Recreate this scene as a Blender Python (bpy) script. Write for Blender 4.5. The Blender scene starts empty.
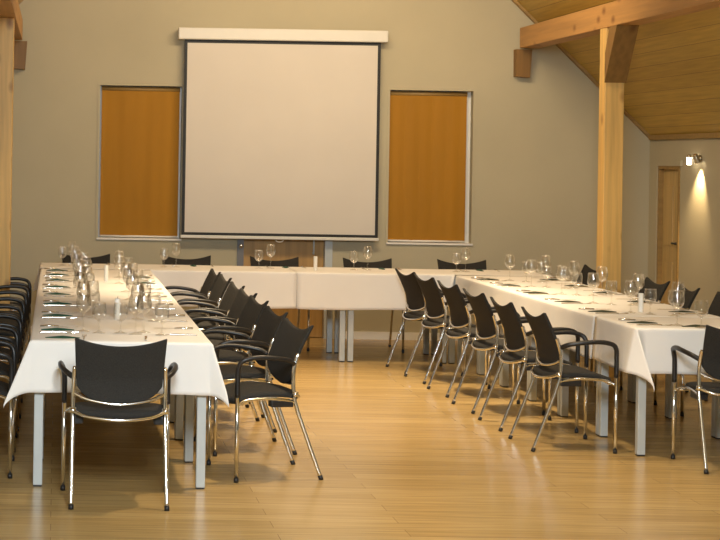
import bpy, bmesh, math, random
from mathutils import Vector, Matrix
random.seed(4)
SC = bpy.context.scene
COL = SC.collection
PI = math.pi

# ------------------------------------------------------------------ camera, world, lights, exposure
CAM_H = 1.65
cd = bpy.data.cameras.new('camera'); cam = bpy.data.objects.new('camera', cd); COL.objects.link(cam)
cd.sensor_fit = 'HORIZONTAL'; cd.sensor_width = 36.0; cd.lens = 86.7
cd.shift_x = 0.4212; cd.shift_y = -0.1542
cd.clip_start = 0.05; cd.clip_end = 100
roll = 0.0165
cam.matrix_world = Matrix.Translation((0, 0, CAM_H)) @ Matrix(((math.cos(roll), -math.sin(roll), 0, 0), (0, 0, -1, 0),
                    (math.sin(roll), math.cos(roll), 0, 0), (0, 0, 0, 1)))
SC.camera = cam

w = bpy.data.worlds.new('World'); SC.world = w; w.use_nodes = True
w.node_tree.nodes['Background'].inputs[0].default_value = (1.0, 0.9, 0.75, 1)
w.node_tree.nodes['Background'].inputs[1].default_value = 0.1

SC.view_settings.view_transform = 'Standard'; SC.view_settings.look = 'None'
SC.view_settings.gamma = 1.0; SC.view_settings.use_curve_mapping = False
SC.view_settings.exposure = 0.0

WARM = (1.0, 0.78, 0.50); NEUT = (0.84, 0.94, 1.0)
def spot(name, loc, aim, power, angle, blend, color, radius=0.06):
    l = bpy.data.lights.new(name, 'SPOT'); l.energy = power; l.spot_size = math.radians(angle); l.spot_blend = blend
    l.color = color; l.shadow_soft_size = radius
    o = bpy.data.objects.new(name, l); COL.objects.link(o); o.location = loc
    o.rotation_euler = (Vector(aim) - Vector(loc)).to_track_quat('-Z', 'Y').to_euler()
    return o
def area(name, loc, aim, power, sx, sy, color):
    l = bpy.data.lights.new(name, 'AREA'); l.shape = 'RECTANGLE'; l.size = sx; l.size_y = sy; l.energy = power; l.color = color
    o = bpy.data.objects.new(name, l); COL.objects.link(o); o.location = loc
    o.rotation_euler = (Vector(aim) - Vector(loc)).to_track_quat('-Z', 'Y').to_euler()
    return o
# halogen downlights in the roof over the middle of the hall, and an unseen cool fill added to lighten the near tables
spot('hall_spot', (2.0, 12.2, 4.6), (2.0, 12.2, 0), 1400, 62, 0.9, WARM, 0.12)
spot('hall_spot', (2.0, 9.2, 4.6), (2.0, 9.0, 0), 720, 62, 0.9, WARM, 0.12)
spot('table_spot', (3.7, 12.8, 3.3), (3.9, 12.8, 0.7), 110, 80, 0.9, WARM, 0.1)
spot('table_spot', (3.7, 10.2, 3.3), (3.9, 10.2, 0.7), 90, 80, 0.9, WARM, 0.1)
spot('table_spot', (0.3, 12.8, 3.3), (0.2, 12.8, 0.7), 70, 80, 0.9, WARM, 0.1)
area('wall_wash', (3.6, 13.2, 3.9), (3.9, 16.3, 1.3), 190, 4.8, 0.5, WARM)
area('near_fill', (0.5, 2.4, 3.2), (0.3, 8.8, 0.75), 420, 1.2, 1.4, NEUT)

# ------------------------------------------------------------------ materials
MATS = {}
def mat(name, col, rough=0.6, metal=0.0, var=0.0, scale=8.0, bump=0.0, bscale=200.0, spec=0.5, stretch=None):
    if name in MATS: return MATS[name]
    m = bpy.data.materials.new(name); m.use_nodes = True; nt = m.node_tree; b = nt.nodes['Principled BSDF']
    b.inputs['Base Color'].default_value = (*col, 1); b.inputs['Roughness'].default_value = rough
    b.inputs['Metallic'].default_value = metal; b.inputs['Specular IOR Level'].default_value = spec
    tc = nt.nodes.new('ShaderNodeTexCoord'); mp = nt.nodes.new('ShaderNodeMapping')
    nt.links.new(tc.outputs['Object'], mp.inputs[0])
    if stretch: mp.inputs['Scale'].default_value = stretch
    if var:
        n = nt.nodes.new('ShaderNodeTexNoise'); n.inputs['Scale'].default_value = scale; n.inputs['Detail'].default_value = 5
        nt.links.new(mp.outputs[0], n.inputs['Vector'])
        r = nt.nodes.new('ShaderNodeValToRGB'); r.color_ramp.elements[0].position = 0.3; r.color_ramp.elements[1].position = 0.7
        r.color_ramp.elements[0].color = (*[c * (1 - var) for c in col], 1)
        r.color_ramp.elements[1].color = (*[min(1, c * (1 + var)) for c in col], 1)
        nt.links.new(n.outputs['Fac'], r.inputs[0]); nt.links.new(r.outputs[0], b.inputs['Base Color'])
    if bump:
        n2 = nt.nodes.new('ShaderNodeTexNoise'); n2.inputs['Scale'].default_value = bscale
        nt.links.new(mp.outputs[0], n2.inputs['Vector'])
        bp = nt.nodes.new('ShaderNodeBump'); bp.inputs['Strength'].default_value = bump; bp.inputs['Distance'].default_value = 0.005
        nt.links.new(n2.outputs['Fac'], bp.inputs['Height']); nt.links.new(bp.outputs[0], b.inputs['Normal'])
    MATS[name] = m
    return m

def plank_mat(name, c1, c2, cm, width, length, rough, rot=0.0, grain=0.12, coord='Object', spec=0.5):
    m = bpy.data.materials.new(name); m.use_nodes = True; nt = m.node_tree; b = nt.nodes['Principled BSDF']
    tc = nt.nodes.new('ShaderNodeTexCoord'); mp = nt.nodes.new('ShaderNodeMapping')
    nt.links.new(tc.outputs[coord], mp.inputs[0]); mp.inputs['Rotation'].default_value = (0, 0, rot)
    br = nt.nodes.new('ShaderNodeTexBrick'); br.inputs['Scale'].default_value = 1.0
    br.inputs['Brick Width'].default_value = length; br.inputs['Row Height'].default_value = width
    br.inputs['Mortar Size'].default_value = 0.0018; br.inputs['Mortar Smooth'].default_value = 0.3
    br.inputs['Color1'].default_value = (*c1, 1); br.inputs['Color2'].default_value = (*c2, 1); br.inputs['Mortar'].default_value = (*cm, 1)
    br.offset = 0.37
    nt.links.new(mp.outputs[0], br.inputs['Vector'])
    mp2 = nt.nodes.new('ShaderNodeMapping'); mp2.inputs['Scale'].default_value = (1.2, 22, 22)
    nt.links.new(mp.outputs[0], mp2.inputs[0])
    n = nt.nodes.new('ShaderNodeTexNoise'); n.inputs['Scale'].default_value = 1.6; n.inputs['Detail'].default_value = 6
    nt.links.new(mp2.outputs[0], n.inputs['Vector'])
    r = nt.nodes.new('ShaderNodeValToRGB')
    r.color_ramp.elements[0].position = 0.3; r.color_ramp.elements[1].position = 0.72
    r.color_ramp.elements[0].color = (1 - grain * 2.2,) * 3 + (1,); r.color_ramp.elements[1].color = (1, 1, 1, 1)
    nt.links.new(n.outputs['Fac'], r.inputs[0])
    mx = nt.nodes.new('ShaderNodeMix'); mx.data_type = 'RGBA'; mx.blend_type = 'MULTIPLY'; mx.inputs['Factor'].default_value = 1
    nt.links.new(br.outputs['Color'], mx.inputs['A']); nt.links.new(r.outputs[0], mx.inputs['B'])
    nt.links.new(mx.outputs['Result'], b.inputs['Base Color'])
    b.inputs['Roughness'].default_value = rough; b.inputs['Specular IOR Level'].default_value = spec
    MATS[name] = m
    return m

def wood_mat(name, col, rough=0.5, axis='z', knots=True, dark=0.55):
    m = bpy.data.materials.new(name); m.use_nodes = True; nt = m.node_tree; b = nt.nodes['Principled BSDF']
    tc = nt.nodes.new('ShaderNodeTexCoord'); mp = nt.nodes.new('ShaderNodeMapping')
    mp.inputs['Scale'].default_value = {'z': (26, 26, 1.2), 'y': (26, 1.2, 26), 'x': (1.2, 26, 26)}[axis]
    nt.links.new(tc.outputs['Object'], mp.inputs[0])
    n = nt.nodes.new('ShaderNodeTexNoise'); n.inputs['Scale'].default_value = 1.0; n.inputs['Detail'].default_value = 5
    nt.links.new(mp.outputs[0], n.inputs['Vector'])
    r = nt.nodes.new('ShaderNodeValToRGB'); r.color_ramp.elements[0].position = 0.28; r.color_ramp.elements[1].position = 0.62
    r.color_ramp.elements[0].color = (*[c * (dark + 0.2) for c in col], 1); r.color_ramp.elements[1].color = (*col, 1)
    nt.links.new(n.outputs['Fac'], r.inputs[0])
    out = r.outputs[0]
    if knots:
        v = nt.nodes.new('ShaderNodeTexVoronoi'); v.inputs['Scale'].default_value = 3.6
        mp3 = nt.nodes.new('ShaderNodeMapping'); mp3.inputs['Scale'].default_value = {'z': (1.6, 1.6, 1), 'y': (1.6, 1, 1.6), 'x': (1, 1.6, 1.6)}[axis]
        nt.links.new(tc.outputs['Object'], mp3.inputs[0]); nt.links.new(mp3.outputs[0], v.inputs['Vector'])
        r2 = nt.nodes.new('ShaderNodeValToRGB'); r2.color_ramp.elements[0].position = 0.05; r2.color_ramp.elements[1].position = 0.24
        r2.color_ramp.elements[0].color = (0.45, 0.33, 0.22, 1); r2.color_ramp.elements[1].color = (1, 1, 1, 1)
        nt.links.new(v.outputs['Distance'], r2.inputs[0])
        mx = nt.nodes.new('ShaderNodeMix'); mx.data_type = 'RGBA'; mx.blend_type = 'MULTIPLY'; mx.inputs['Factor'].default_value = 1
        nt.links.new(out, mx.inputs['A']); nt.links.new(r2.outputs[0], mx.inputs['B']); out = mx.outputs['Result']
    nt.links.new(out, b.inputs['Base Color']); b.inputs['Roughness'].default_value = rough
    MATS[name] = m
    return m

M_WALL = mat('wall_plaster', (0.46, 0.41, 0.285), 0.85, var=0.05, scale=1.2, bump=0.15, bscale=60)
M_FLOOR = plank_mat('maple_floor', (0.58, 0.40, 0.165), (0.47, 0.31, 0.12), (0.32, 0.2, 0.08), 0.14, 1.6, 0.24, 0.0, 0.14)
M_CEIL = plank_mat('pine_planks', (0.60, 0.405, 0.085), (0.52, 0.34, 0.065), (0.12, 0.06, 0.02), 0.14, 30.0, 0.55, PI / 2, 0.12, 'UV')
M_POST = wood_mat('post_pine', (0.72, 0.45, 0.14), 0.5, 'z')
M_BEAM = wood_mat('beam_pine', (0.50, 0.26, 0.08), 0.5, 'y')
M_SHADED = wood_mat('shaded_beam', (0.24, 0.125, 0.03), 0.55, 'z')  # shade on the brace and wall beam ends put into the wood colour
M_DARKWOOD = wood_mat('trim_wood', (0.34, 0.21, 0.065), 0.55, 'x', False)
M_DOOR = wood_mat('door_wood', (0.50, 0.29, 0.09), 0.45, 'z', False)
M_DOORLIGHT = wood_mat('door_pine', (0.55, 0.38, 0.15), 0.45, 'z', False)
M_PAINT = mat('white_paint', (0.80, 0.78, 0.74), 0.5, var=0.03, scale=3)
M_GREYPAINT = mat('grey_paint', (0.16, 0.16, 0.17), 0.5, var=0.05, scale=3)
M_BLIND = mat('ochre_blind', (0.365, 0.165, 0.006), 0.8, var=0.06, scale=1.6, bump=0.1, bscale=400, stretch=(4, 1, 0.3))
M_SCREEN = mat('screen_fabric', (0.65, 0.60, 0.535), 0.85, var=0.02, scale=2)
M_BLACK = mat('black_border', (0.012, 0.012, 0.012), 0.6, var=0.1)
M_CASE = mat('screen_case', (0.70, 0.68, 0.62), 0.45, var=0.02)
M_CLOTH = mat('white_linen', (0.86, 0.83, 0.79), 0.85, var=0.02, scale=3, bump=0.2, bscale=700, spec=0.25)
M_FABRIC = mat('charcoal_fabric', (0.030, 0.028, 0.025), 0.9, var=0.35, scale=240, bump=0.4, bscale=500, spec=0.3)
M_CHROME = mat('chrome', (0.78, 0.78, 0.78), 0.16, 1.0, var=0.03, scale=20)
M_PLASTIC = mat('black_plastic', (0.014, 0.013, 0.013), 0.4, var=0.1, scale=30)
M_ALU = mat('grey_table_leg', (0.50, 0.53, 0.53), 0.4, 0.1, var=0.04, scale=10)
M_TOP = mat('table_board', (0.55, 0.5, 0.42), 0.5, var=0.05, scale=4)
M_NAPKIN = mat('green_napkin', (0.012, 0.075, 0.045), 0.8, var=0.15, scale=30, bump=0.2, bscale=600)
M_NAPKIN_OLIVE = mat('olive_napkin', (0.035, 0.042, 0.018), 0.8, var=0.15, scale=30, bump=0.2, bscale=600)
M_STEEL = mat('cutlery_steel', (0.74, 0.72, 0.68), 0.2, 1.0, var=0.03, scale=30)
M_CANDLE = mat('candle_wax', (0.86, 0.84, 0.78), 0.5, var=0.03, scale=12)
M_WICK = mat('candle_wick', (0.03, 0.025, 0.02), 0.9, var=0.1)
M_BRASS = mat('lamp_metal', (0.42, 0.36, 0.25), 0.3, 1.0, var=0.05, scale=30)

def glass_mat():
    m = bpy.data.materials.new('clear_glass'); m.use_nodes = True; nt = m.node_tree
    nt.nodes.remove(nt.nodes['Principled BSDF']); out = nt.nodes['Material Output']
    t = nt.nodes.new('ShaderNodeBsdfTransparent'); t.inputs[0].default_value = (0.985, 0.985, 0.98, 1)
    g = nt.nodes.new('ShaderNodeBsdfGlossy'); g.inputs['Roughness'].default_value = 0.07; g.inputs[0].default_value = (1, 1, 1, 1)
    lw = nt.nodes.new('ShaderNodeLayerWeight'); lw.inputs['Blend'].default_value = 0.42
    n = nt.nodes.new('ShaderNodeTexNoise'); n.inputs['Scale'].default_value = 30
    bp = nt.nodes.new('ShaderNodeBump'); bp.inputs['Strength'].default_value = 0.15; bp.inputs['Distance'].default_value = 0.002
    nt.links.new(n.outputs['Fac'], bp.inputs['Height']); nt.links.new(bp.outputs[0], g.inputs['Normal'])
    mr = nt.nodes.new('ShaderNodeMapRange'); mr.inputs['To Min'].default_value = 0.05; mr.inputs['To Max'].default_value = 0.48
    nt.links.new(lw.outputs['Facing'], mr.inputs['Value'])
    mx = nt.nodes.new('ShaderNodeMixShader')
    nt.links.new(mr.outputs[0], mx.inputs[0]); nt.links.new(t.outputs[0], mx.inputs[1]); nt.links.new(g.outputs[0], mx.inputs[2])
    nt.links.new(mx.outputs[0], out.inputs['Surface'])
    return m
M_GLASS = glass_mat()
def emit_mat(name, col, s):
    m = bpy.data.materials.new(name); m.use_nodes = True; nt = m.node_tree; b = nt.nodes['Principled BSDF']
    b.inputs['Base Color'].default_value = (*col, 1); b.inputs['Emission Color'].default_value = (*col, 1); b.inputs['Emission Strength'].default_value = s
    return m
M_BULB = emit_mat('lit_bulb', (1.0, 0.86, 0.62), 9.0)

# ------------------------------------------------------------------ helpers
def obj(name, bm, m, parent=None, smooth=False, loc=None):
    me = bpy.data.meshes.new(name); bm.normal_update(); bm.to_mesh(me); bm.free()
    if smooth:
        for p in me.polygons: p.use_smooth = True
    if m: me.materials.append(m)
    o = bpy.data.objects.new(name, me); COL.objects.link(o)
    if parent: o.parent = parent
    if loc: o.location = loc
    return o
def tag(o, label=None, cat=None, group=None, kind=None):
    if label: o['label'] = label
    if cat: o['category'] = cat
    if group: o['group'] = group
    if kind: o['kind'] = kind
    return o
def thing(name, label, cat, loc=(0, 0, 0), rz=0.0, group=None):
    o = bpy.data.objects.new(name, None); COL.objects.link(o); o.empty_display_size = 0.1
    o.location = loc; o.rotation_euler = (0, 0, rz)
    return tag(o, label, cat, group)
def struct(name, bm, m, parent=None, smooth=False):
    o = obj(name, bm, m, parent, smooth)
    if not parent: o['kind'] = 'structure'
    return o
KIDS = {}
def dup(root, loc, rz, label, group=None):
    r = root.copy(); COL.objects.link(r); r.location = loc; r.rotation_euler = (0, 0, rz); r['label'] = label
    if group: r['group'] = group
    for ch in list(root.children):
        c = ch.copy(); COL.objects.link(c); c.parent = r
        for g in ch.children:
            d = g.copy(); COL.objects.link(d); d.parent = c
    return r
def box(bm, x0, x1, y0, y1, z0, z1, bevel=0.0):
    v = [bm.verts.new(p) for p in ((x0, y0, z0), (x1, y0, z0), (x1, y1, z0), (x0, y1, z0), (x0, y0, z1), (x1, y0, z1), (x1, y1, z1), (x0, y1, z1))]
    fs = [bm.faces.new([v[i] for i in f]) for f in ((0, 3, 2, 1), (4, 5, 6, 7), (0, 1, 5, 4), (1, 2, 6, 5), (2, 3, 7, 6), (3, 0, 4, 7))]
    if bevel:
        es = list({e for f in fs for e in f.edges})
        bmesh.ops.bevel(bm, geom=es, offset=bevel, segments=2, profile=0.6, affect='EDGES')
    return bm
def boxes(*a, bevel=0.0):
    bm = bmesh.new()
    for b in a: box(bm, *b, bevel=bevel)
    return bm
def prism(bm, pts, axis, a0, a1):
    """polygon pts in the plane across axis, extruded from a0 to a1"""
    def P(p, a): return {'y': (p[0], a, p[1]), 'x': (a, p[0], p[1]), 'z': (p[0], p[1], a)}[axis]
    A = [bm.verts.new(P(p, a0)) for p in pts]; B = [bm.verts.new(P(p, a1)) for p in pts]
    n = len(pts); bm.faces.new(A); bm.faces.new(B[::-1])
    for i in range(n): bm.faces.new((A[i], B[i], B[(i + 1) % n], A[(i + 1) % n]))
    bmesh.ops.recalc_face_normals(bm, faces=bm.faces[:])
    return bm
def smooth_path(pts, n=6):
    P = [Vector(p) for p in pts]
    if len(P) < 3: return P
    out = []
    for i in range(len(P) - 1):
        p0 = P[max(i - 1, 0)]; p1 = P[i]; p2 = P[i + 1]; p3 = P[min(i + 2, len(P) - 1)]
        for k in range(n):
            t = k / n
            out.append(0.5 * ((2 * p1) + (p2 - p0) * t + (2 * p0 - 5 * p1 + 4 * p2 - p3) * t * t + (3 * p1 - p0 - 3 * p2 + p3) * t ** 3))
    out.append(P[-1])
    return out
def tube(bm, pts, r, seg=10, sx=1.0):
    pts = [Vector(p) for p in pts]; rings = []; prev = None
    for i, p in enumerate(pts):
        d = (pts[min(i + 1, len(pts) - 1)] - pts[max(i - 1, 0)]).normalized()
        if prev is None:
            u = d.orthogonal().normalized()
        else:
            u = (prev - d * prev.dot(d)).normalized()
        prev = u; v = d.cross(u)
        rr = r[i] if isinstance(r, (list, tuple)) else r
        rings.append([bm.verts.new(p + (u * math.cos(2 * PI * k / seg) * sx + v * math.sin(2 * PI * k / seg)) * rr) for k in range(seg)])
    for a, b in zip(rings, rings[1:]):
        for k in range(seg): bm.faces.new((a[k], a[(k + 1) % seg], b[(k + 1) % seg], b[k]))
    bm.faces.new(rings[0][::-1]); bm.faces.new(rings[-1])
    return bm
def lathe(bm, prof, seg=20, cap0=True, cap1=False, c=(0, 0, 0)):
    rings = []
    for r, z in prof:
        rings.append([bm.verts.new((c[0] + r * math.cos(2 * PI * k / seg), c[1] + r * math.sin(2 * PI * k / seg), c[2] + z)) for k in range(seg)])
    for a, b in zip(rings, rings[1:]):
        for k in range(seg): bm.faces.new((a[k], a[(k + 1) % seg], b[(k + 1) % seg], b[k]))
    if cap0: bm.faces.new(rings[0][::-1])
    if cap1: bm.faces.new(rings[-1])
    return bm

# ------------------------------------------------------------------ the room
XL, XR, YB, YF = -1.59, 5.59, 16.35, -3.0
XC, ZE, ZR = 2.0, 1.955, 1.955 + 0.974 * 3.59
struct('floor', boxes((XL - .2, XR + .2, YF - .2, YB + .2, -0.12, 0.0)), M_FLOOR)

def gable_pts(z_at): return None
# back wall with the openings of two windows and a door left free
WL = (0.398, 1.175); WR = (3.13, 3.92); WZ = (0.912, 2.355); DX = (1.72, 2.58); DZ = 2.05
bm = bmesh.new(); T = YB + 0.30
def wp(pts): prism(bm, pts, 'y', YB, T)
top = lambda x: ZE + 0.974 * (min(x - XL, XR - x))
E = 0.3
wp([(XL - .2, 0), (WL[0], 0), (WL[0], top(WL[0]) + E), (XL - .2, ZE)])
wp([(WL[0], 0), (WL[1], 0), (WL[1], WZ[0]), (WL[0], WZ[0])])
wp([(WL[0], WZ[1]), (WL[1], WZ[1]), (WL[1], top(WL[1]) + E), (WL[0], top(WL[0]) + E)])
wp([(WL[1], 0), (DX[0], 0), (DX[0], top(DX[0]) + E), (WL[1], top(WL[1]) + E)])
wp([(DX[0], DZ), (DX[1], DZ), (DX[1], top(DX[1]) + E), (XC, ZR + E), (DX[0], top(DX[0]) + E)])
wp([(DX[1], 0), (WR[0], 0), (WR[0], top(WR[0]) + E), (DX[1], top(DX[1]) + E)])
wp([(WR[0], 0), (WR[1], 0), (WR[1], WZ[0]), (WR[0], WZ[0])])
wp([(WR[0], WZ[1]), (WR[1], WZ[1]), (WR[1], top(WR[1]) + E), (WR[0], top(WR[0]) + E)])
wp([(WR[1], 0), (XR + .2, 0), (XR + .2, ZE), (WR[1], top(WR[1]) + E)])
struct('wall_back', bm, M_WALL)
bm = bmesh.new(); prism(bm, [(XL - .2, 0), (XR + .2, 0), (XR + .2, ZE), (XC, ZR + E), (XL - .2, ZE)], 'y', YF - .2, YF); struct('wall_front', bm, M_WALL)
struct('wall_left', boxes((XL - .2, XL, YF, YB, 0, ZE)), M_WALL)
# right wall, with the opening of its door
D2 = (15.54, 16.08); D2Z = 1.678
struct('wall_right', boxes((XR, XR + .2, YF, D2[0], 0, ZE), (XR, XR + .2, D2[1], YB, 0, ZE), (XR, XR + .2, D2[0], D2[1], D2Z, ZE)), M_WALL)
# sloping plank ceiling: one slab per slope
bm = bmesh.new()
uvl = bm.loops.layers.uv.new('UVMap')
for s in (-1, 1):
    xe = XL - .02 if s < 0 else XR + .02
    xe_z = ZE - 0.02
    nx, nz = (0.974 * s, 1)
    L = math.hypot(3.61, 0.974 * 3.61)
    P = [(xe, YF, xe_z), (xe, YB, xe_z), (XC, YB, ZR), (XC, YF, ZR)]
    lo = [bm.verts.new(p) for p in P]; hi = [bm.verts.new((p[0] + nx * 0.06, p[1], p[2] + nz * 0.06)) for p in P]
    uvs = [(0, 0), (0, 19.35), (L, 19.35), (L, 0)]
    f = bm.faces.new(lo)
    for l, uv in zip(f.loops, uvs): l[uvl].uv = uv
    bm.faces.new(hi)
    for i in range(4): bm.faces.new((lo[i], lo[(i + 1) % 4], hi[(i + 1) % 4], hi[i]))
bmesh.ops.recalc_face_normals(bm, faces=bm.faces[:])
struct('ceiling', bm, M_CEIL)
# baseboards and the dark strip where the planks meet the end wall
struct('baseboard_back', boxes((XL, DX[0] - .06, YB - .014, YB, 0, .07), (DX[1] + .06, XR - .014, YB - .014, YB, 0, .07)), M_PAINT)
struct('baseboard_right', boxes((XR - .014, XR, YF, D2[0] - .07, 0, .07)), M_PAINT)
struct('baseboard_left', boxes((XL, XL + .014, YF, YB - .014, 0, .07)), M_PAINT)
bm = bmesh.new()
prism(bm, [(XR, ZE), (XC, ZR), (XC, ZR - .035), (XR, ZE - .035)], 'y', YB - .05, YB)
struct('trim_1', bm, M_DARKWOOD)
bm = bmesh.new()
prism(bm, [(XL, ZE), (XC, ZR), (XC, ZR - .035), (XL, ZE - .035)], 'y', YB - .05, YB)
struct('trim_2', bm, M_DARKWOOD)
struct('trim_3', boxes((XR - .03, XR, YF, YB - .05, ZE - .035, ZE + .01)), M_DARKWOOD)

# windows: recess lining, frame, pane
def window(name, x, left):
    x0, x1 = x; z0, z1 = WZ
    y1 = YB + .16
    fr = boxes((x0, x0 + .045, YB + .10, y1, z0, z1), (x1 - .045, x1, YB + .10, y1, z0, z1),
               (x0 + .045, x1 - .045, YB + .10, y1, z0, z0 + .045), (x0 + .045, x1 - .045, YB + .10, y1, z1 - .045, z1), bevel=.004)
    o = struct(name, fr, M_PAINT)
    obj('pane', boxes((x0 + .045, x1 - .045, y1 - .04, y1 - .03, z0 + .045, z1 - .045)), M_GREYPAINT, o)
    obj('window_sill', boxes((x0 - .012, x1 + .012, YB - .02, YB + .10, z0 - .014, z0 + .004), bevel=.004), M_PAINT, o)
    obj('casing', boxes((x0 - .02, x0 + .002, YB - .008, YB + .002, z0, z1 + .02), (x1 - .002, x1 + .02, YB - .008, YB + .002, z0, z1 + .02),
                         (x0 + .002, x1 - .002, YB - .008, YB + .002, z1 - .002, z1 + .02)), M_WALL, o)
    lab = 'ochre roller blind pulled down over the window left of the projection screen' if left else 'ochre roller blind pulled down over the window right of the projection screen'
    b0, b1 = (x0 + .02, x1 - .022) if left else (x0 + .004, x1 - .05)
    t = thing('roller_blind', lab, 'blind', ((b0 + b1) / 2, YB + .05, z0 + .005))
    hw = (b1 - b0) / 2; h = z1 - z0
    bm = bmesh.new()
    n = 40; cols = []
    for i in range(n + 1):
        xx = -hw + 2 * hw * i / n; yy = 0.002 * math.sin(i * 0.9) + 0.003 * math.sin(i * 0.35)
        cols.append([bm.verts.new((xx, yy + d, z)) for d in (0, .002) for z in (.02, h - .055)])
    for a, b in zip(cols, cols[1:]):
        bm.faces.new((a[0], b[0], b[1], a[1])); bm.faces.new((a[2], a[3], b[3], b[2]))
        bm.faces.new((a[0], a[2], b[2], b[0])); bm.faces.new((a[1], b[1], b[3], a[3]))
    obj('blind_fabric', bm, M_BLIND, t)
    bm = bmesh.new(); tube(bm, [(-hw, .001, .014), (hw, .001, .014)], .009, 10); obj('bottom_bar', bm, M_PAINT, t, True)
    bm = bmesh.new(); tube(bm, [(-hw - .003, .012, h - .035), (hw + .003, .012, h - .035)], .022, 14); obj('roller', bm, M_DARKWOOD, t, True)
window('window_1', WL, True); window('window_2', WR, False)

# door behind the screen
d = struct('door_1', boxes((DX[0] + .05, DX[1] - .04, YB + .06, YB + .10, .005, DZ - .04), bevel=.003), M_DOOR)
fr = obj('door_frame', boxes((DX[0] - .005, DX[0] + .055, YB - .02, YB + .13, 0, DZ), (DX[0] + .055, DX[1] - .04, YB - .02, YB + .13, DZ - .04, DZ)), M_GREYPAINT, d)
obj('door_frame', boxes((DX[1] - .04, DX[1] + .03, YB - .02, YB + .13, 0, DZ)), M_ALU, d)
bm = bmesh.new(); tube(bm, smooth_path([(DX[1] - .14, YB + .06, 1.0), (DX[1] - .14, YB + .02, 1.0), (DX[1] - .14, YB + .015, .9), (DX[1] - .14, YB + .02, .8), (DX[1] - .14, YB + .06, .8)]), .009, 8)
h = obj('door_handle', bm, M_ALU, d, True)
bm = bmesh.new(); lathe(bm, [(.018, 0), (.018, .03), (.012, .04)], 12, True, True); bmesh.ops.rotate(bm, verts=bm.verts, cent=(0, 0, 0), matrix=Matrix.Rotation(PI / 2, 3, 'X'))
obj('door_buffer', bm, M_CHROME, d, True, (DX[0] + .025, YB - .02, .86))
obj('panel_back', boxes((DX[0], DX[1], YB + .28, YB + .30, 0, DZ)), M_DOOR, d)

# small door in the right-hand wall
d = struct('door_2', boxes((XR + .03, XR + .07, D2[0] + .03, D2[1] - .03, .005, D2Z - .03)), M_DOORLIGHT)
obj('door_panel', boxes((XR + .022, XR + .032, D2[0] + .10, D2[0] + .19, .95, 1.5), (XR + .022, XR + .032, D2[0] + .24, D2[1] - .10, .95, 1.5), bevel=.004), M_DOORLIGHT, d)
obj('door_panel', boxes((XR + .022, XR + .032, D2[0] + .10, D2[0] + .19, .15, .8), (XR + .022, XR + .032, D2[0] + .24, D2[1] - .10, .15, .8), bevel=.004), M_DOORLIGHT, d)
obj('door_frame', boxes((XR - .012, XR + .12, D2[0] - .0, D2[0] + .03, 0, D2Z), (XR - .012, XR + .12, D2[1] - .03, D2[1], 0, D2Z), (XR - .012, XR + .12, D2[0] + .03, D2[1] - .03, D2Z - .03, D2Z)), M_DARKWOOD, d)
obj('architrave', boxes((XR - .02, XR, D2[1], D2[1] + .07, 0, D2Z + .05), (XR - .02, XR, D2[0] - .05, D2[1], D2Z, D2Z + .05)), M_WALL, d)
bm = bmesh.new(); tube(bm, [(XR + .03, D2[0] + .06, .98), (XR - .02, D2[0] + .06, .98)], .012, 8); tube(bm, [(XR - .015, D2[0] + .06, .98), (XR - .015, D2[0] + .15, .98)], .009, 8)
obj('door_handle', bm, M_BLACK, d, True)

# timber posts, roof beams and wall brackets
def post(px, label, brace):
    t = thing('timber_post', label, 'post', (px, 13.78, 0))
    obj('shaft', boxes((-.075, .075, -.078, .078, 0, 2.76), bevel=.005), M_POST, t)
    if brace:
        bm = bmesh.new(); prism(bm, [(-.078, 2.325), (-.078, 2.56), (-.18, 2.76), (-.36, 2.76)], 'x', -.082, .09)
        obj('brace', bm, M_SHADED, t)
post(4.40, 'tall knotty pine post standing behind the right-hand table, braced at its top', True)
post(-.43, 'knotty pine post at the left edge, behind the left-hand chairs', False)
for px, side in ((4.41, 'right'), (-.43, 'left')):
    tag(obj('roof_beam', boxes((-.09, .09, YF + .1, YB - .1, 2.76, 2.95), bevel=.006), M_BEAM, loc=(px, 0, 0)), f'long pine roof beam running above the {side} post', 'beam')
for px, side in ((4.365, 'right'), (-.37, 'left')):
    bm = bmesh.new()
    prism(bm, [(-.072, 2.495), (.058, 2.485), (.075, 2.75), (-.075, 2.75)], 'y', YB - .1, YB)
    tag(obj('beam_bracket', bm, M_SHADED, loc=(px, 0, 0)), f'short dark wooden beam end sticking out of the back wall, {side} one', 'beam end')

# projection screen
SX0, SX1, SZ0 = 1.18, 3.02, .94
t = thing('projection_screen', 'big pale projection screen with black border hanging on the back wall', 'screen', ((SX0 + SX1) / 2, YB - .10, SZ0))
hw = (SX1 - SX0) / 2; HS = 1.85
obj('picture_area', boxes((-hw + .028, hw - .028, -.001, .002, .045, HS - .03)), M_SCREEN, t)
obj('border', boxes((-hw, -hw + .028, -.002, .002, .018, HS), (hw - .028, hw, -.002, .002, .018, HS), (-hw + .028, hw - .028, -.002, .002, .018, .045), (-hw + .028, hw - .028, -.002, .002, HS - .03, HS)), M_BLACK, t)
bb = obj('bottom_bar', boxes((-hw - .008, hw + .008, -.012, .012, -.010, .019), bevel=.006), M_CASE, t)
bm = bmesh.new(); tube(bm, [(.0 + .035 * math.cos(a * PI / 8), 0, -.018 + .016 * math.sin(a * PI / 8)) for a in range(8, 17)], .004, 6); obj('pull_loop', bm, M_CASE, bb, True)
case = obj('casing', boxes((-hw - .06, hw + .06, -.05, .06, HS, HS + .11), bevel=.012), M_CASE, t)
obj('wall_mount', boxes((-hw + .1, -hw + .15, .06, .10, HS + .02, HS + .09), (hw - .15, hw - .1, .06, .10, HS + .02, HS + .09)), M_CASE, t)

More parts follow.
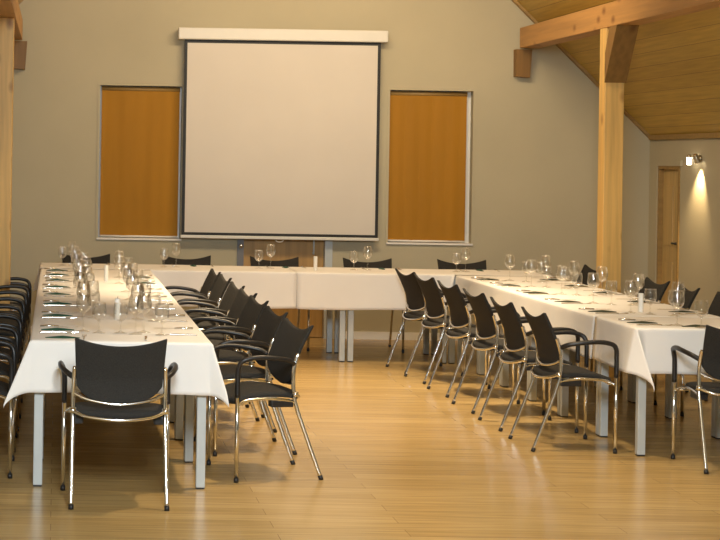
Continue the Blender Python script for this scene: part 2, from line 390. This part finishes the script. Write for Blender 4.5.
# spotlight fitting on the right-hand wall
t = thing('wall_spotlight', 'small metal twin spotlight on the right wall near the low door', 'lamp', (XR, 15.06, 1.745)); t.scale = (.85, .85, .85)
bm = bmesh.new(); lathe(bm, [(.038, 0), (.038, .012), (.03, .02)], 16, True, True); bmesh.ops.rotate(bm, verts=bm.verts, cent=(0, 0, 0), matrix=Matrix.Rotation(-PI / 2, 3, 'Y')); obj('wall_plate', bm, M_BRASS, t, True)
bm = bmesh.new(); tube(bm, [(-.015, 0, 0), (-.07, 0, 0.01)], .009, 8); tube(bm, [(-.07, -.075, .012), (-.07, .075, .012)], .008, 8); obj('arm', bm, M_BRASS, t, True)
def head(y, direction):
    bm = bmesh.new(); lathe(bm, [(.012, .05), (.026, .04), (.03, .0), (.033, -.045)], 14, True, False)
    q = Vector((0, 0, -1)).rotation_difference(Vector(direction).normalized())
    bmesh.ops.rotate(bm, verts=bm.verts, cent=(0, 0, 0), matrix=q.to_matrix())
    o = obj('spot_head', bm, M_BRASS, t, True, (-.075, y, 0.0))
    bm = bmesh.new(); lathe(bm, [(.026, -.040), (.020, -.043)], 14, True, True); bmesh.ops.rotate(bm, verts=bm.verts, cent=(0, 0, 0), matrix=q.to_matrix())
    obj('bulb', bm, M_BULB, o)
    return o
head(-.09, (.42, .05, -1))
# the second head: a lit frosted glass shade hanging straight down
bm = bmesh.new(); lathe(bm, [(.012, .03), (.024, .022), (.026, .0)], 14, True, True); hh = obj('spot_head', bm, M_BRASS, t, True, (-.075, .11, .012))
bm = bmesh.new(); lathe(bm, [(.024, .0), (.026, -.02), (.025, -.07), (.018, -.078)], 14, True, True); obj('bulb', bm, M_BULB, hh, True)
s = spot('spot_beam', (XR - .062, 15.02, 1.70), (XR + .06, 15.15, 0.95), 52, 82, 0.9, (1.0, 0.72, 0.38), 0.01)

# ------------------------------------------------------------------ tables
LEG_H = .70
def make_table(x0, x1, y0, y1, label, group):
    t = thing('banquet_table', label, 'table', ((x0 + x1) / 2, (y0 + y1) / 2, 0), 0, group)
    hx, hy = (x1 - x0) / 2 - .001, (y1 - y0) / 2 - .001
    obj('tabletop', boxes((-hx, hx, -hy, hy, LEG_H, .733), bevel=.003), M_TOP, t)
    obj('apron', boxes((-hx + .06, hx - .06, -hy + .012, -hy + .030, .645, LEG_H), (-hx + .06, hx - .06, hy - .030, hy - .012, .645, LEG_H),
                       (-hx + .012, -hx + .030, -hy + .06, hy - .06, .645, LEG_H), (hx - .030, hx - .012, -hy + .06, hy - .06, .645, LEG_H)), M_ALU, t)
    for sx in (-1, 1):
        for sy in (-1, 1):
            a = sx * (hx - .034); b = sy * (hy - .026)
            l = obj('leg', boxes((-.023, .023, -.023, .023, .008, LEG_H), bevel=.004), M_ALU, t, loc=(a, b, 0))
            obj('leg_cap', boxes((-.021, .021, -.021, .021, 0, .008)), M_PLASTIC, l)
    return t
ORD = ['first', 'second', 'third', 'fourth', 'fifth', 'sixth', 'seventh', 'eighth', 'ninth']
def nth(i, n): return 'nearest' if i == 0 else ('farthest' if i == n - 1 else ORD[i])
LX0, LX1, LY0 = -.105, .785, 8.72
FY0, FY1 = 14.42, 15.14
RX0, RX1, RY0 = 3.345, 4.13, 9.94
lb = [LY0, 9.53, 10.28, 10.97, 11.66, 12.35, 13.04, 13.73, FY0]
n = len(lb) - 1
for i in range(n):
    make_table(LX0, LX1, lb[i], lb[i + 1], f'table under the left cloth, {nth(i, n)} from the near end' if 0 < i < n - 1 else (f'table at the near end of the left row under its cloth' if i == 0 else 'table under the left cloth, last before the far table'), 'tables of the left row')
rb = [RY0, 10.67, 11.49, 12.24, 13.0, 13.71, FY0]
n = len(rb) - 1
for i in range(n):
    ox = 0
    make_table(RX0 + ox, RX1 + ox, rb[i], rb[i + 1], f'table under the right cloth, {nth(i, n)} from the near end' if 0 < i < n - 1 else (f'table at the near end of the right row under its cloth' if i == 0 else 'table under the right cloth, last before the far table'), 'tables of the right row')
fb = [LX0, .75, 1.59, 2.435, 3.28, 4.13]
for i in range(5):
    make_table(fb[i], fb[i + 1], FY0, FY1, ['table at the left end of the far row under its cloth', 'far row table under the cloth, second from the left', 'middle table of the far row, below the screen', 'far row table under the cloth, second from the right', 'table at the right end of the far row under its cloth'][i], 'tables of the far row')

def tablecloth(name, x0, x1, y0, y1, z, dl, dr, df, db, label, fmask=None, amp=.008, seed=0, step=.045, tips={}, swing={}):
    rnd = random.Random(seed); ph = [rnd.uniform(0, 6.28) for _ in range(6)]
    R = .014
    def axis(a0, a1, lo, hi):
        out = []
        if lo:
            k = 14; out += [a0 - lo * (1 - i / k) for i in range(k)]
            out += [a0 - R * 1.2, a0 - R * .6]
        m = max(2, int((a1 - a0) / step)); out += [a0 + (a1 - a0) * i / m for i in range(m + 1)]
        if hi:
            k = 14; out += [a1 + R * .6, a1 + R * 1.2]; out += [a1 + hi * (i + 1) / k for i in range(k)]
        return sorted(out)
    U = axis(x0, x1, dl, dr); V = axis(y0, y1, df, db)
    bm = bmesh.new(); G = []
    for u in U:
        row = []
        for v in V:
            ou = u - x1 if u > x1 else (u - x0 if u < x0 else 0)
            ov = v - y1 if v > y1 else (v - y0 if v < y0 else 0)
            if fmask and ov < 0:
                ov *= fmask(u)
            cx, cy = min(max(u, x0), x1), min(max(v, y0), y1)
            r = math.hypot(ou, ov)
            if r < 1e-5:
                zz = z + .0012 * math.sin(u * 5 + ph[0]) * math.sin(v * 4 + ph[1])
                row.append(bm.verts.new((cx, cy, zz))); continue
            dx, dy = ou / r, ov / r
            corner = abs(2 * dx * dy)
            fl = .045
            tx, ty = tips.get((1 if dx > 0 else -1, 1 if dy > 0 else -1), (dx * .1, dy * .1))
            sw = swing.get((1 if ou > 0 else -1, 1 if (ov > 0 or (ov == 0 and v > (y0 + y1) / 2)) else -1)) if ou else None
            sx_ = 0.0
            if sw:
                dist = 0 if ov else min(v - y0, y1 - v)
                sx_ = sw[0] * max(0, 1 - dist / sw[1]) ** 1.5 * dx * abs(dx) * (1 - corner ** 2) * min(1, r / .3)
            tw = corner ** 1.4 * min(1, r / .35)
            if r < R * PI / 2:
                out = R * math.sin(r / R); dn = R * (1 - math.cos(r / R))
            else:
                e = r - R * PI / 2; out = R + fl * e; dn = R + math.sqrt(1 - fl * fl) * e
            s = u if abs(dy) > abs(dx) else v
            wv = math.sin(s * 9 + ph[2]) + .6 * math.sin(s * 17 + ph[3]) + .4 * math.sin(s * 31 + ph[4])
            out += (amp * (wv + 1.2)) * min(1, r / .25) * (1 - corner)
            dn *= 1 + .015 * math.sin(s * 6 + ph[5])
            dn *= 1 - .06 * tw
            row.append(bm.verts.new((cx + dx * out + tx * tw + sx_, cy + dy * out + ty * tw, z - dn)))
        G.append(row)
    for i in range(len(U) - 1):
        for j in range(len(V) - 1):
            bm.faces.new((G[i][j], G[i + 1][j], G[i + 1][j + 1], G[i][j + 1]))
    bmesh.ops.remove_doubles(bm, verts=bm.verts, dist=.0004)
    bmesh.ops.recalc_face_normals(bm, faces=bm.faces[:])
    o = obj(name, bm, M_CLOTH, None, True)
    md = o.modifiers.new('cloth_thickness', 'SOLIDIFY'); md.thickness = .0018; md.offset = 1
    return tag(o, label, 'tablecloth')
ss = lambda x: max(0.0, min(1.0, x))
tablecloth('tablecloth', LX0, LX1, LY0, 14.40, .737, .25, .20, .265, 0, 'long white tablecloth covering the left-hand row of tables', seed=1, amp=.005, tips={(-1, -1): (-.12, -.03), (1, -1): (.085, -.08)})
tablecloth('tablecloth', LX0 - .01, 2.01, FY0 - .006, FY1, .741, .24, 0, .31, .11, 'white tablecloth on the left half of the far table row', fmask=lambda u: ss((u - .82) / .02), seed=2, amp=.004)
tablecloth('tablecloth', 2.0105, RX1 + .01, FY0 - .006, FY1, .741, 0, .24, .31, .11, 'white tablecloth on the right half of the far table row', fmask=lambda u: ss((3.295 - u) / .02), seed=3, amp=.004)
tablecloth('tablecloth', RX0, RX1, 10.68, 14.40, .737, .27, .24, 0, 0, 'long white tablecloth covering the far part of the right-hand row', seed=5, amp=.005)
tablecloth('tablecloth', RX0, RX1, RY0, 10.67, .737, .27, .24, .27, 0, 'white tablecloth with hanging corner at the near end of the right-hand row', seed=7, amp=.004, tips={(-1, -1): (.07, -.13)}, swing={(-1, -1): (.04, .42)})

# ------------------------------------------------------------------ chairs
def make_chair():
    t = thing('armchair', 'x', 'chair')
    # backrest panel
    bm = bmesh.new(); NU, NV = 16, 12; grid = {}
    def prof(z):
        pts = [(.44, -.085), (.52, -.085), (.60, -.095), (.70, -.138), (.82, -.198)]
        for (z0, a), (z1, b) in zip(pts, pts[1:]):
            if z <= z1: return a + (b - a) * (z - z0) / (z1 - z0)
        return pts[-1][1]
    for sgn in (1, -1):
        for i in range(NU + 1):
            for j in range(NV + 1):
                u = -1 + 2 * i / NU; v = j / NV
                zb = .475 + .06 * u * u + .03 * abs(u) ** 8; zt = .765 + .041 * abs(u) ** 2.0
                zz = zb + (zt - zb) * v
                hw = .207 + .013 * v
                x = u * hw; y = prof(zz) - .022 * (1 - u * u) + sgn * .010
                grid[(sgn, i, j)] = bm.verts.new((x, y, zz))
        for i in range(NU):
            for j in range(NV):
                f = [grid[(sgn, i, j)], grid[(sgn, i + 1, j)], grid[(sgn, i + 1, j + 1)], grid[(sgn, i, j + 1)]]
                bm.faces.new(f if sgn < 0 else f[::-1])
    def rim(seq):
        for a, b in zip(seq, seq[1:]): bm.faces.new((grid[(1, *a)], grid[(1, *b)], grid[(-1, *b)], grid[(-1, *a)]))
    loop = [(i, 0) for i in range(NU + 1)] + [(NU, j) for j in range(1, NV + 1)] + [(i, NV) for i in range(NU - 1, -1, -1)] + [(0, j) for j in range(NV - 1, -1, -1)]
    rim(loop)
    bmesh.ops.recalc_face_normals(bm, faces=bm.faces[:])
    o = obj('backrest', bm, M_FABRIC, t, True)
    md = o.modifiers.new('edge', 'BEVEL'); md.width = .005; md.segments = 2; md.limit_method = 'ANGLE'
    # seat pad
    bm = bmesh.new(); grid = {}; NU, NV = 14, 14
    for sgn in (1, -1):
        for i in range(NU + 1):
            for j in range(NV + 1):
                u = -1 + 2 * i / NU; v = j / NV
                yb = -.150 + .03 * u * u; yf = .235 - .03 * u ** 4
                y = yb + (yf - yb) * v
                hw = .205 + .018 * math.sin(PI * v)
                z = .437 + .014 * math.sin(PI * (v * 1.1)) - .020 * max(0, v - .75) / .25 - .010 * (1 - u * u) + sgn * .017 - (.012 * u ** 6 if sgn > 0 else 0)
                grid[(sgn, i, j)] = bm.verts.new((u * hw, y, z))
        for i in range(NU):
            for j in range(NV):
                f = [grid[(sgn, i, j)], grid[(sgn, i + 1, j)], grid[(sgn, i + 1, j + 1)], grid[(sgn, i, j + 1)]]
                bm.faces.new(f if sgn > 0 else f[::-1])
    loop = [(i, 0) for i in range(NU + 1)] + [(NU, j) for j in range(1, NV + 1)] + [(i, NV) for i in range(NU - 1, -1, -1)] + [(0, j) for j in range(NV - 1, -1, -1)]
    for a, b in zip(loop, loop[1:]): bm.faces.new((grid[(1, *a)], grid[(1, *b)], grid[(-1, *b)], grid[(-1, *a)]))
    bmesh.ops.recalc_face_normals(bm, faces=bm.faces[:])
    o = obj('seat', bm, M_FABRIC, t, True)
    # chrome frame: seat rails and rear arc; back crossbar
    bm = bmesh.new()
    for s in (-1, 1):
        tube(bm, smooth_path([(s * .222, -.105, .405), (s * .225, .02, .424), (s * .232, .16, .418), (s * .252, .222, .392)]), .0085, 8)
    tube(bm, smooth_path([(-.222, -.105, .445), (-.15, -.145, .422), (0, -.165, .410), (.15, -.145, .422), (.222, -.105, .445)]), .0085, 8)
    tube(bm, smooth_path([(-.24, .19, .400), (0, .20, .405), (.24, .19, .400)]), .008, 8)
    obj('seat_frame', bm, M_CHROME, t, True)
    bm = bmesh.new(); tube(bm, smooth_path([(-.222, -.088, .530), (-.14, -.112, .497), (0, -.126, .480), (.14, -.112, .497), (.222, -.088, .530)]), .0085, 8)
    obj('crossbar', bm, M_CHROME, t, True)
    for s in (-1, 1):
        bm = bmesh.new(); tube(bm, smooth_path([(s * .226, -.245, .012), (s * .224, -.170, .21), (s * .222, -.108, .38), (s * .221, -.092, .46), (s * .221, -.090, .56), (s * .218, -.108, .635), (s * .216, -.116, .655)]), .0105, 10)
        l = obj('leg', bm, M_CHROME, t, True)
        bm = bmesh.new(); tube(bm, [(s * .226, -.2495, 0), (s * .226, -.241, .022)], .0125, 10); obj('glide', bm, M_PLASTIC, l, True)
        bm = bmesh.new(); tube(bm, [(s * .258, .222, .012), (s * .258, .222, .50)], .0105, 10)
        l = obj('leg', bm, M_CHROME, t, True)
        bm = bmesh.new(); tube(bm, [(s * .258, .222, 0), (s * .258, .222, .022)], .0125, 10); obj('glide', bm, M_PLASTIC, l, True)
        bm = bmesh.new(); tube(bm, smooth_path([(s * .258, .222, .44), (s * .258, .222, .56), (s * .265, .216, .605), (s * .276, .190, .632), (s * .281, .12, .645), (s * .278, .03, .640), (s * .255, -.055, .625), (s * .222, -.088, .605)], 5), .0135, 10)
        obj('armrest', bm, M_PLASTIC, t, True)
        bm = bmesh.new(); box(bm, s * .2 - .03, s * .2 + .03, -.09, .03, .380, .418, bevel=.006); obj('stacking_block', bm, M_PLASTIC, t)
        bm = bmesh.new(); lathe(bm, [(.016, -.012), (.018, 0), (.016, .012)], 10, True, True, (s * .222, -.10, .447)); obj('joint', bm, M_CHROME, t, True)
    return t
chair0 = make_chair(); used = [False]
def chair(x, y, rz, label, group):
    if not used[0]:
        used[0] = True; chair0.location = (x, y, 0); chair0.rotation_euler = (0, 0, rz); tag(chair0, label, None, group); return
    dup(chair0, (x, y, 0), rz, label, group)
# local +y is where the sitter faces
chair(.318, 8.42, .01, 'dark grey armchair seen from behind at the near end of the left table', 'chairs at the table ends')
chair(3.785, 9.64, -.04, 'dark grey armchair cut by the right picture edge at the right table end', 'chairs at the table ends')
ys = [10.28, 11.03, 11.78, 12.57, 13.31, 13.94]
for i, y in enumerate(ys):
    chair([3.027, 3.027, 3.03, 3.03, 3.015, 2.995][i], y, -PI / 2 + [.03, .04, .06, .08, .11, .14][i], f'dark grey armchair inside the U at the right table, {nth(i, 6)} of its row', 'chairs along the inner side of the right table')
ysl = [9.22, 10.0, 10.8, 11.4, 12.05, 12.85, 13.5]
for i, y in enumerate(ysl):
    dx = [.03, .01, .0, 0, -.005, -.01, -.025][i]
    chair(1.09 + dx, y, PI / 2 + [.19, .13, .12, .12, .09, .07, .05][i], f'dark grey armchair inside the U at the left table, {nth(i, 7)} of its row', 'chairs along the inner side of the left table')
yso = [9.2, 10.0, 10.75, 11.45, 12.1, 12.72, 13.33, 14.2]
for i, y in enumerate(yso):
    chair(-.43 + random.uniform(-.01, .006), y, -PI / 2, f'dark grey armchair at the left picture edge, {nth(i, 8)} of that row', 'chairs along the outer side of the left table')
ysr = [11.85, 12.62, 13.30, 14.93]
for i, (y, lab) in enumerate(zip(ysr, ['dark grey armchair on the outer side of the right table at the picture edge',
        'dark grey armchair on the right table outer side, below the wall spotlight',
        'dark grey armchair on the right table outer side, right of the pine post', 'dark grey armchair standing behind the pine post, just left of it'])):
    chair([4.43, 4.43, 4.44, 4.47][i], y, PI / 2 + [0, -.06, .05, .1][i], lab, 'chairs along the outer side of the right table')
for i, x in enumerate([.28, 1.18, 1.975, 2.81, 3.66]):
    chair(x, 15.44, PI + random.uniform(-.03, .03), ['dark grey armchair behind the far table under the left window, leftmost there', 'dark grey armchair behind the far table just left of the screen',
        'dark grey armchair behind the far table in front of the brown door', 'dark grey armchair behind the far table under the screen right corner', 'dark grey armchair behind the far table under the right window'][i], 'chairs behind the far table')

# ------------------------------------------------------------------ glasses, candles, napkins, cutlery
ZT = .7395
def make_glass(name, h, bowl_r, rim_r, stem_z, foot_r, cat):
    t = thing(name, 'x', cat)
    bm = bmesh.new(); lathe(bm, [(foot_r, 0), (foot_r, .0025), (foot_r * .5, .006), (.006, .012)], 18, True, True); obj('foot', bm, M_GLASS, t, True)
    bm = bmesh.new(); lathe(bm, [(.006, .012), (.004, .03), (.0038, stem_z - .012), (.007, stem_z)], 10, False, False); obj('stem', bm, M_GLASS, t, True)
    bh = h - stem_z; out = []
    for k in range(11):
        s = k / 10
        if s < .45: r = bowl_r * math.sin(PI / 2 * (s / .45) ** .62)
        else: r = bowl_r + (rim_r - bowl_r) * ((s - .45) / .55) ** 1.6
        out.append((max(r, .006), stem_z + bh * s))
    inn = [(max(r - .0014, .003), z + (.003 if k == 0 else 0)) for k, (r, z) in enumerate(out)][::-1]
    bm = bmesh.new(); lathe(bm, out + inn, 22, True, True); obj('bowl', bm, M_GLASS, t, True)
    return t
wine0 = make_glass('wine_glass', .205, .041, .031, .095, .036, 'wine glass')
gob0 = make_glass('water_goblet', .160, .038, .034, .060, .034, 'glass')
cut = {}
def first_or_dup(key, proto, loc, rz, label, group):
    if key not in cut:
        cut[key] = 1; proto.location = loc; proto.rotation_euler = (0, 0, rz); tag(proto, label, None, group); return proto
    return dup(proto, loc, rz, label, group)
# napkin: folded cloth ridge, long along local y
def napkin_bm():
    bm = bmesh.new(); n = 14
    rows = []
    for i in range(n + 1):
        s = -1 + 2 * i / n; y = s * .088
        hgt = .003 + .009 * (1 - abs(s)) ** .8
        wd = .008 + .022 * (1 - abs(s)) ** .9
        rows.append([bm.verts.new(p) for p in ((-wd, y, 0), (-wd * .9, y, .003), (-.006, y, hgt * .93), (.0, y, hgt), (.005, y, hgt * .8), (wd * .5, y, hgt * .45), (wd * .55, y, hgt * .33), (wd, y, .003), (wd, y, 0))])
    for a, b in zip(rows, rows[1:]):
        for k in range(8): bm.faces.new((a[k], a[k + 1], b[k + 1], b[k]))
        bm.faces.new((a[8], a[0], b[0], b[8]))
    bm.faces.new(rows[0][::-1]); bm.faces.new(rows[-1])
    bmesh.ops.recalc_face_normals(bm, faces=bm.faces[:])
    return bm
nap_g = tag(obj('napkin', napkin_bm(), M_NAPKIN), 'x', 'napkin'); nap_o = tag(obj('napkin', napkin_bm(), M_NAPKIN_OLIVE), 'x', 'napkin')
def make_knife():
    t = thing('table_knife', 'x', 'knife')
    bm = bmesh.new(); tube(bm, [(0, -.105, .005), (0, -.06, .0055), (0, -.005, .0045)], [.0055, .0065, .004], 8); obj('handle', bm, M_STEEL, t, True)
    bm = bmesh.new(); prism(bm, [(-.004, -.006), (.006, -.006), (.009, .04), (.008, .085), (.002, .108), (-.004, .10)], 'z', .003, .0055); obj('blade', bm, M_STEEL, t)
    return t
def make_fork():
    t = thing('table_fork', 'x', 'fork')
    bm = bmesh.new(); tube(bm, smooth_path([(0, -.10, .004), (0, -.05, .005), (0, .02, .006), (0, .045, .004)]), .0042, 8); obj('handle', bm, M_STEEL, t, True)
    bm = bmesh.new(); prism(bm, [(-.004, .04), (.004, .04), (.011, .055), (.011, .07), (-.011, .07), (-.011, .055)], 'z', .003, .0055)
    for k in (-1.5, -.5, .5, 1.5): tube(bm, [(k * .0062, .068, .0045), (k * .0062, .088, .005), (k * .0062, .103, .0075)], .0016, 6)
    obj('tines', bm, M_STEEL, t)
    return t
knife0, fork0 = make_knife(), make_fork()

def setting(x_edge, y_seat, sgn, where, napkin, glass_x, axis='x', gap=(0, .085), goff=.2, zoff=0.0, seedv=0):
    """one place: sgn = direction from the table edge to its middle; axis the way the sitter faces"""
    rnd = random.Random(seedv); j = lambda a: rnd.uniform(-a, a)
    z = ZT + zoff
    if axis == 'x':
        rz = -PI / 2 if sgn > 0 else PI / 2
        P = lambda inn, al: (x_edge + sgn * inn, y_seat + al)
    else:
        rz = 0 if sgn > 0 else PI
        P = lambda inn, al: (y_seat + al, x_edge + sgn * inn)
    if napkin:
        a = P(.125, 0); key = napkin; first_or_dup('nap' + key, nap_g if key == 'green' else nap_o, (*a, z), rz + j(.12), f'folded {napkin} napkin {where}', 'folded napkins')
    a = P(.13 + j(.01), .16 + j(.015)); first_or_dup('knife', knife0, (*a, z), rz + j(.06), f'steel knife {where}', 'table knives')
    a = P(.13 + j(.01), -.17 + j(.015)); first_or_dup('fork', fork0, (*a, z), rz + j(.06), f'steel fork {where}', 'table forks')
    a = P(glass_x + gap[0] + j(.012), goff + j(.025)); first_or_dup('wine', wine0, (*a, z), 0, f'tall empty wine glass {where}', 'wine glasses on the tables')
    a = P(glass_x + gap[1] + j(.012), goff - .09 + j(.025)); first_or_dup('gob', gob0, (*a, z), 0, f'short-stemmed empty glass {where}', 'short-stemmed glasses on the tables')
lset = [9.24, 10.07, 10.9, 11.66, 12.33, 13.0, 13.6, 14.15]
for i, y in enumerate(lset):
    setting(LX0, y, 1, f'on the left table, outer side, {nth(i, 8)} place', 'green', .265, seedv=i, gap=(0, .075), goff=-.05)
for i, y in enumerate(ysl):
    setting(LX1, y, -1, f'on the left table, inner side, {nth(i, 7)} place', 'green' if i > 4 else None, .30, seedv=20 + i, gap=(0, -.08), goff=-.06)
for i, y in enumerate(ys):
    setting(RX0 + 0, y - .05, 1, f'on the right table, inner side, {nth(i, 6)} place', 'olive', .29, seedv=40 + i, gap=(0, .09), goff=-.14 if i == 0 else -.06, zoff=0)
for i, y in enumerate([11.05, 11.85, 12.62, 13.32, 14.0]):
    setting(RX1 + 0, y, -1, f'on the right table, outer side, {nth(i, 5)} place', 'olive', .215, seedv=60 + i, gap=(0, .07), goff=-.20, zoff=0)
for i, x in enumerate([.28, 1.18, 1.975, 2.81, 3.66]):
    setting(FY1, x + .02, -1, 'on the far table, ' + ['leftmost place', 'second place from left', 'middle place', 'second place from right', 'rightmost place'][i], 'green' if i else 'olive', .30, axis='y', seedv=80 + i, gap=(0, .04), goff=-.17, zoff=.004)
# the places at the two table ends
setting(LY0, .318, 1, 'at the near end of the left table, before the chair', None, .36, axis='y', seedv=99, gap=(0, .04), goff=.10)
first_or_dup('napgreen', nap_g, (.045, LY0 + .11, ZT), PI / 2, 'folded green napkin at the near end of the left table, beside the chair back', 'folded napkins')
first_or_dup('napolive', nap_o, (3.72, RY0 + .12, ZT), PI / 2 + .3, 'folded olive napkin at the near end of the right table', 'folded napkins')

# candles
def make_candle(h):
    t = thing('candle', 'x', 'candle')
    bm = bmesh.new(); lathe(bm, [(.0155, 0), (.016, .004), (.016, h - .004), (.0145, h), (.008, h - .003)], 18, True, True); obj('wax', bm, M_CANDLE, t, True)
    bm = bmesh.new(); tube(bm, [(0, 0, h - .004), (.001, 0, h + .006), (.003, .001, h + .012)], .0014, 6); obj('wick', bm, M_WICK, t)
    return t
can0 = make_candle(.12)
for x, y, z, lab in ((.36, 9.9, ZT, 'white candle in the middle of the left table, the nearer one'), (.385, 13.0, ZT, 'white candle in the middle of the left table, the farther one'),
                  (3.72, 11.0, ZT, 'white candle standing among the glasses on the right table'), (2.2, 14.65, ZT + .004, 'white candle on the far table in front of the brown door')):
    first_or_dup('candle', can0, (x, y, z), 0, lab, 'white candles')
